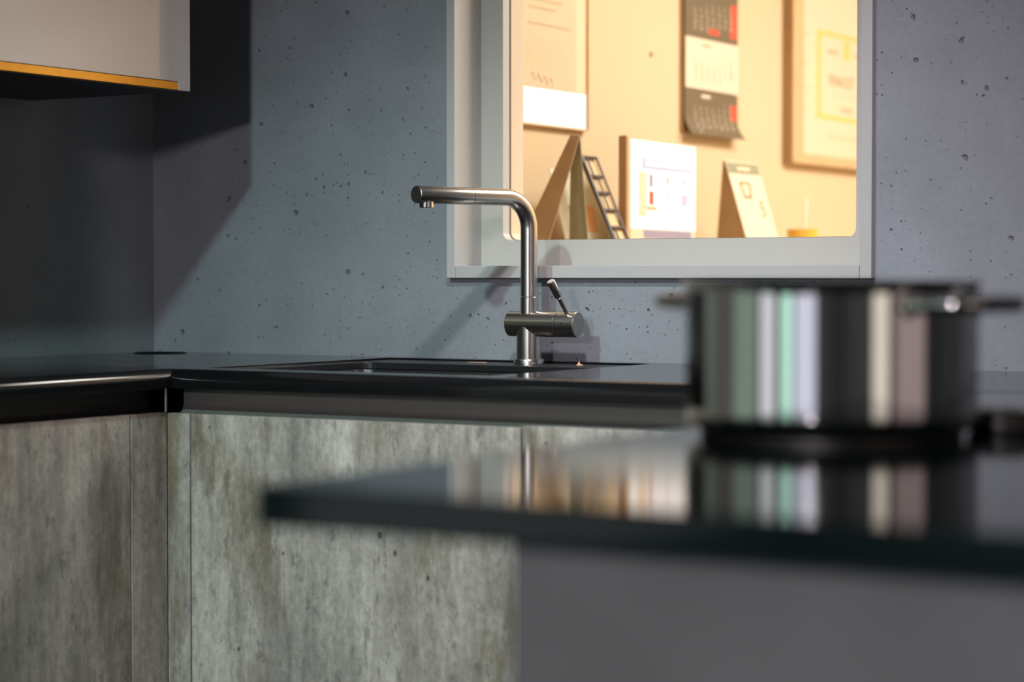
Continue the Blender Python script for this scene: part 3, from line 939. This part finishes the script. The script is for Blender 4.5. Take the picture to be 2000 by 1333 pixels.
month(1.5435, 1.6725, M['sheet_white'], M['print_tan'], 5, 28, 0.0, 0, WXo + 0.012)
month(1.4245, 1.5425, M['sheet_dark'], M['sheet_white'], 5, 31, 0.022, 1, WXo + 0.010)

# large framed certificate
fc = thing('framed_certificate', 'large wooden framed certificate on the cream wall, at the right of the hatch', 'picture', (WXo, 2.55, 1.38))
Y0c, Y1c, Z0c, Z1c = 2.082, 3.02, 1.380, 2.10
cells('frame', [Y0c, Y0c + 0.072, Y1c - 0.072, Y1c], [Z0c, Z0c + 0.030, Z1c - 0.03, Z1c], lambda i, j: not (i == 1 and j == 1), WXo + 0.0005, WXo + 0.030, M['frame_wood'], YZ, fc, bevel=0.003)
ct = flat('certificate', Y0c + 0.0725, Y1c - 0.0725, Z0c + 0.0305, Z1c - 0.0305, WXo + 0.0005, WXo + 0.012, M['paper_cert'], fc)
box('frame_shaded_edge', WXo + 0.0005, WXo + 0.029, Y0c - 0.006, Y0c - 0.0002, Z0c, Z1c, M['frame_brown'], fc)  # shaded side of the wooden frame, painted in darker brown
bm = bmesh.new()
ring_plate(bm, (2.284, 2.760, 1.517, 1.770), (2.312, 2.732, 1.530, 1.757), 0.02, WXo + 0.0122, WXo + 0.0128, YZ, n=5)
finish('gold_border', bm, M['print_gold'], ct)
FR, UP = (0, 1, 0), (0, 0, 1)
def cert_text(name, body, size, y, z, m, align='LEFT'):
    return text_mesh(name, body, size, (WXo + 0.0126, y, z), FR, UP, m, ct, align=align)
cert_text('title', 'FINALIST', 0.048, 2.368, 1.616, M['print_olive'])
flat('emblem', 2.478, 2.522, 1.697, 1.750, WXo + 0.0122, WXo + 0.0128, M['print_gold'], ct)
for y0, y1, z0, hh, m in ((2.36, 2.44, 1.708, 0.011, 'print_tan'), (2.45, 2.55, 1.672, 0.005, 'print_pale'), (2.56, 2.64, 1.712, 0.012, 'print_tan'), (2.40, 2.60, 1.590, 0.005, 'print_pale'), (2.46, 2.545, 1.545, 0.011, 'print_tan'),
                      (2.176, 2.235, 1.745, 0.010, 'print_pale'), (2.176, 2.228, 1.662, 0.008, 'print_pale'), (2.186, 2.24, 1.597, 0.008, 'print_pale'), (2.205, 2.222, 1.570, 0.010, 'print_pale'), (2.176, 2.235, 1.533, 0.008, 'print_pale')):
    flat('text_line', y0, y1, z0, z0 + hh, WXo + 0.0122, WXo + 0.0127, M[m], ct)
sg = [(WXo + 0.0128, 2.355 + k * 0.014, 1.470 + 0.012 * math.sin(k * 2.1)) for k in range(20)]
tube('signature', sg, 0.0009, M['print_pale'], ct, n=6)
rv = turned('wall_hook', [(0, 0), (0.006, 0), (0.006, 0.006), (0, 0.006)], (WXo + 0.0003, 1.292, 1.612), (1, 0, 0), M['print_tan'], loc=(WXo, 1.292, 1.612), n=16)
tag(rv, 'tiny nail on the cream wall left of the calendar', 'nail')

# sideboard under the wall
sb = thing('sideboard', 'wooden sideboard along the cream wall behind the hatch sill', 'sideboard', (0.70, 1.35, 0))
box('body', OX0 + 0.004, 0.90, 0.155, 2.6, 0.06, 1.029, M['office_wood'], sb)
box('top', OX0 + 0.002, 0.92, 0.152, 2.62, 1.030, 1.050, M['office_wood'], sb, bevel=0.002)
for k in range(4):
    y0 = 0.16 + k * 0.611
    d_ = box('door', 0.9005, 0.916, y0, y0 + 0.605, 0.08, 1.025, M['office_wood'], sb, bevel=0.002)
    box('knob', 0.9165, 0.93, y0 + 0.55, y0 + 0.57, 0.85, 0.87, M['alu'], d_, bevel=0.002)
box('plinth', OX0 + 0.03, 0.87, 0.17, 2.58, 0.0, 0.059, M['carcass'], sb)
ZS = 1.0502

def slab(name, quad, thick, m, parent):
    """thin plate over four corners"""
    q = [Vector(p) for p in quad]
    nrm = (q[1] - q[0]).cross(q[3] - q[0]).normalized() * thick
    bm = bmesh.new()
    A = [bm.verts.new(p) for p in q]
    B = [bm.verts.new(p - nrm) for p in q]
    bm.faces.new(A); bm.faces.new(B)
    for i in range(4):
        j = (i + 1) % 4
        bm.faces.new([A[i], A[j], B[j], B[i]])
    return finish(name, bm, m, parent)

# brown folded tent card
tc_ = thing('tent_card', 'brown folded tent card with a picture, leftmost on the sideboard', 'card', (0.67, 0.53, ZS))
ax, bx_ = 0.615, 0.700
slab('front_leaf', [(ax, 0.372, ZS), (bx_, 0.372, ZS), (bx_, 0.551, 1.362), (ax + 0.055, 0.565, 1.366)], 0.003, M['card_brown'], tc_)
slab('rear_leaf', [(bx_, 0.605, ZS), (ax + 0.03, 0.605, ZS), (ax + 0.055, 0.570, 1.366), (bx_, 0.556, 1.362)], 0.003, M['card_green'], tc_)

# pale leaflet with an orange square
lf = thing('leaflet', 'pale leaflet with an orange square, behind the black rack', 'leaflet', (0.60, 0.73, ZS))
slab('sheet', [(0.640, 0.640, ZS), (0.640, 0.86, ZS), (0.575, 0.86, 1.302), (0.575, 0.640, 1.302)], 0.002, M['card_pale'], lf)
def on_leaf(y, z, e):
    t = (z - ZS) / (1.302 - ZS)
    return (0.640 - 0.065 * t + e, y, z)
slab('orange_square', [on_leaf(0.685, 1.166, 0.0016), on_leaf(0.795, 1.166, 0.0016), on_leaf(0.795, 1.222, 0.0016), on_leaf(0.685, 1.222, 0.0016)], 0.0008, M['print_orange'], lf)
slab('cream_block', [on_leaf(0.65, 1.06, 0.0016), on_leaf(0.85, 1.06, 0.0016), on_leaf(0.85, 1.150, 0.0016), on_leaf(0.65, 1.150, 0.0016)], 0.0008, M['paper_cert'], lf)

# black leaning rack with five cells
rk = thing('display_rack', 'narrow black ladder-like display rack leaning between leaflet and poster', 'rack', (0.72, 0.67, ZS))
T0, T1 = Vector((0.655, 0.640, 1.324)), Vector((0.655, 0.706, 1.324))
B0, B1 = Vector((0.775, 0.640, ZS + 0.005)), Vector((0.775, 0.706, ZS + 0.005))
slab('back_board', [B0 + Vector((-0.006, 0.002, 0.002)), B1 + Vector((-0.006, -0.002, 0.002)), T1 + Vector((-0.006, -0.002, -0.002)), T0 + Vector((-0.006, 0.002, -0.002))], 0.003, M['tan_board'], rk)
tube('rail', [T0, B0], 0.0052, M['wire'], rk, n=8)
tube('rail', [T1, B1], 0.0026, M['wire'], rk, n=8)
for t in (0.0, 0.155, 0.29, 0.43, 0.57, 0.72, 0.98):
    tube('rung', [T0.lerp(B0, t), T1.lerp(B1, t)], 0.0036, M['wire'], rk, n=8)
for i, (t0, t1, s) in enumerate(((0.0, 0.155, 0.35), (0.155, 0.29, 0.55), (0.29, 0.43, 0.5), (0.43, 0.57, 0.95), (0.57, 0.72, 0.35))):
    tube('divider', [T0.lerp(T1, s).lerp(B0.lerp(B1, s), t0), T0.lerp(T1, s).lerp(B0.lerp(B1, s), t1)], 0.0022, M['wire'], rk, n=8)

# poster in a clear stand
po = thing('poster_stand', 'white framed poster with a blue banner and small figures, upright on the sideboard', 'poster', (0.68, 0.99, ZS))
a5 = math.radians(4)
Pd = Vector((-math.sin(a5), math.cos(a5), 0))
Pn = Vector((math.cos(a5), math.sin(a5), 0))
P0 = Vector((0.690, 0.775, 0))
def pp(s, z, e=0.0):
    return P0 + Pd * s + Pn * e + Vector((0, 0, z))
def prect(name, s0, s1, z0, z1, e, m, parent, thick=0.0008):
    return slab(name, [pp(s0, z0, e), pp(s1, z0, e), pp(s1, z1, e), pp(s0, z1, e)], thick, m, parent)
fr = prect('board', 0.004, 0.406, ZS, 1.374, 0.0, M['frame_wood'], po, 0.010)
sh = prect('sheet', 0.024, 0.398, 1.172, 1.371, 0.0012, M['paper'], po, 0.0010)
prect('stand_edge', -0.006, 0.003, ZS, 1.376, 0.004, M['frame_brown'], po, 0.018)
prect('lower_sheet', 0.024, 0.398, ZS + 0.002, 1.1715, 0.0012, M['paper_cert'], po, 0.0010)
bn = prect('banner', 0.088, 0.372, 1.308, 1.331, 0.0020, M['print_blue'], sh)
prect('banner_field', 0.100, 0.360, 1.313, 1.326, 0.0028, M['print_blue_pale'], bn)
for s0, s1 in ((0.110, 0.175), (0.182, 0.214), (0.221, 0.290), (0.297, 0.350)):
    prect('banner_line', s0, s1, 1.3165, 1.3225, 0.0034, M['paper'], bn, 0.0005)
for s0, s1, z0, z1, m in ((0.128, 0.146, 1.268, 1.296, 'print_violet'), (0.225, 0.237, 1.278, 1.294, 'print_violet'), (0.318, 0.328, 1.276, 1.292, 'print_violet'),
                          (0.128, 0.150, 1.228, 1.258, 'print_red'), (0.115, 0.170, 1.216, 1.224, 'print_orange'), (0.226, 0.238, 1.238, 1.262, 'print_pink'),
                          (0.312, 0.350, 1.230, 1.256, 'print_pink'), (0.222, 0.244, 1.205, 1.215, 'print_blue_pale'), (0.068, 0.112, 1.200, 1.300, 'paper_cert')):
    prect('picture_block', s0, s1, z0, z1, 0.0020, M[m], sh)
prect('dark_strip', 0.096, 0.372, 1.152, 1.170, 0.0020, M['print_violet'], po)

# folded desk calendar
dc = thing('desk_calendar', 'folded desk calendar with a green heading, right of the poster', 'calendar', (0.67, 1.42, ZS))
TX = 0.665
def lean(z, y, e=0.0):
    t = (1.347 - z) / (1.347 - ZS)
    return Vector((TX + 0.085 * t + e, y, z))
ya, yb = 1.330, 1.515
slab('front_leaf', [lean(ZS, ya + 0.012), lean(ZS, yb + 0.012), lean(1.347, yb), lean(1.347, ya)], 0.002, M['paper_cert'], dc)
slab('rear_leaf', [(TX - 0.028, ya, ZS), (TX - 0.028, yb, ZS), (TX - 0.004, yb, 1.347), (TX - 0.004, ya, 1.347)], 0.002, M['card_inner'], dc)
slab('floor_leaf', [(TX - 0.026, ya, ZS + 0.002), (TX + 0.080, ya, ZS + 0.002), (TX + 0.080, yb, ZS + 0.002), (TX - 0.026, yb, ZS + 0.002)], 0.0015, M['card_inner'], dc)
slab('side_flap', [(TX - 0.024, ya + 0.002, ZS + 0.003), lean(ZS + 0.003, ya + 0.004, -0.004), lean(1.34, ya + 0.004, -0.004), (TX - 0.004, ya + 0.002, 1.34)], 0.001, M['card_inner'], dc)
hd = slab('heading', [lean(1.318, ya + 0.004, 0.001), lean(1.318, yb - 0.004, 0.001), lean(1.344, yb - 0.004, 0.001), lean(1.344, ya + 0.004, 0.001)], 0.0008, M['card_green'], dc)
slab('heading_text', [lean(1.326, 1.385, 0.002), lean(1.326, 1.455, 0.002), lean(1.334, 1.455, 0.002), lean(1.334, 1.385, 0.002)], 0.0008, M['paper_cream'], hd)
def strip(y0, y1, z0, z1, y0b=None, y1b=None):
    return slab('print_mark', [lean(z0, y0 if y0b is None else y0b, 0.001), lean(z0, y1 if y1b is None else y1b, 0.001), lean(z1, y1, 0.001), lean(z1, y0, 0.001)], 0.0008, M['print_olive'], dc)
strip(1.375, 1.440, 1.292, 1.298)
strip(1.377, 1.388, 1.262, 1.292, 1.385, 1.396)
strip(1.428, 1.439, 1.262, 1.292, 1.420, 1.431)
strip(1.385, 1.431, 1.256, 1.264)
text_mesh('numeral', '5', 0.062, lean(1.212, 1.462, 0.0015), (0, 1, 0), (lean(1.3, 0) - lean(1.2, 0)), M['print_olive'], dc)

# yellow cup with a straw
cu_ = thing('cup', 'yellow cup with a drinking straw, rightmost on the sideboard', 'cup', (0.70, 1.715, ZS))
turned('cup_body', [(0, 0), (0.030, 0), (0.033, 0.003), (0.040, 0.1335), (0.041, 0.1365), (0.0385, 0.1365), (0.032, 0.006), (0, 0.006)], (0.70, 1.715, ZS), (0, 0, 1), M['yellow'], cu_, n=40)
tube('straw', [(0.705, 1.705, ZS + 0.008), (0.70, 1.735, 1.258), (0.70, 1.743, 1.264)], 0.0035, M['straw'], cu_, n=10)

# ------------------------------------------------------------------ tidy up helper properties
for o in bpy.data.objects:
    for k in ('_o', '_part'):
        if k in o.keys():
            del o[k]
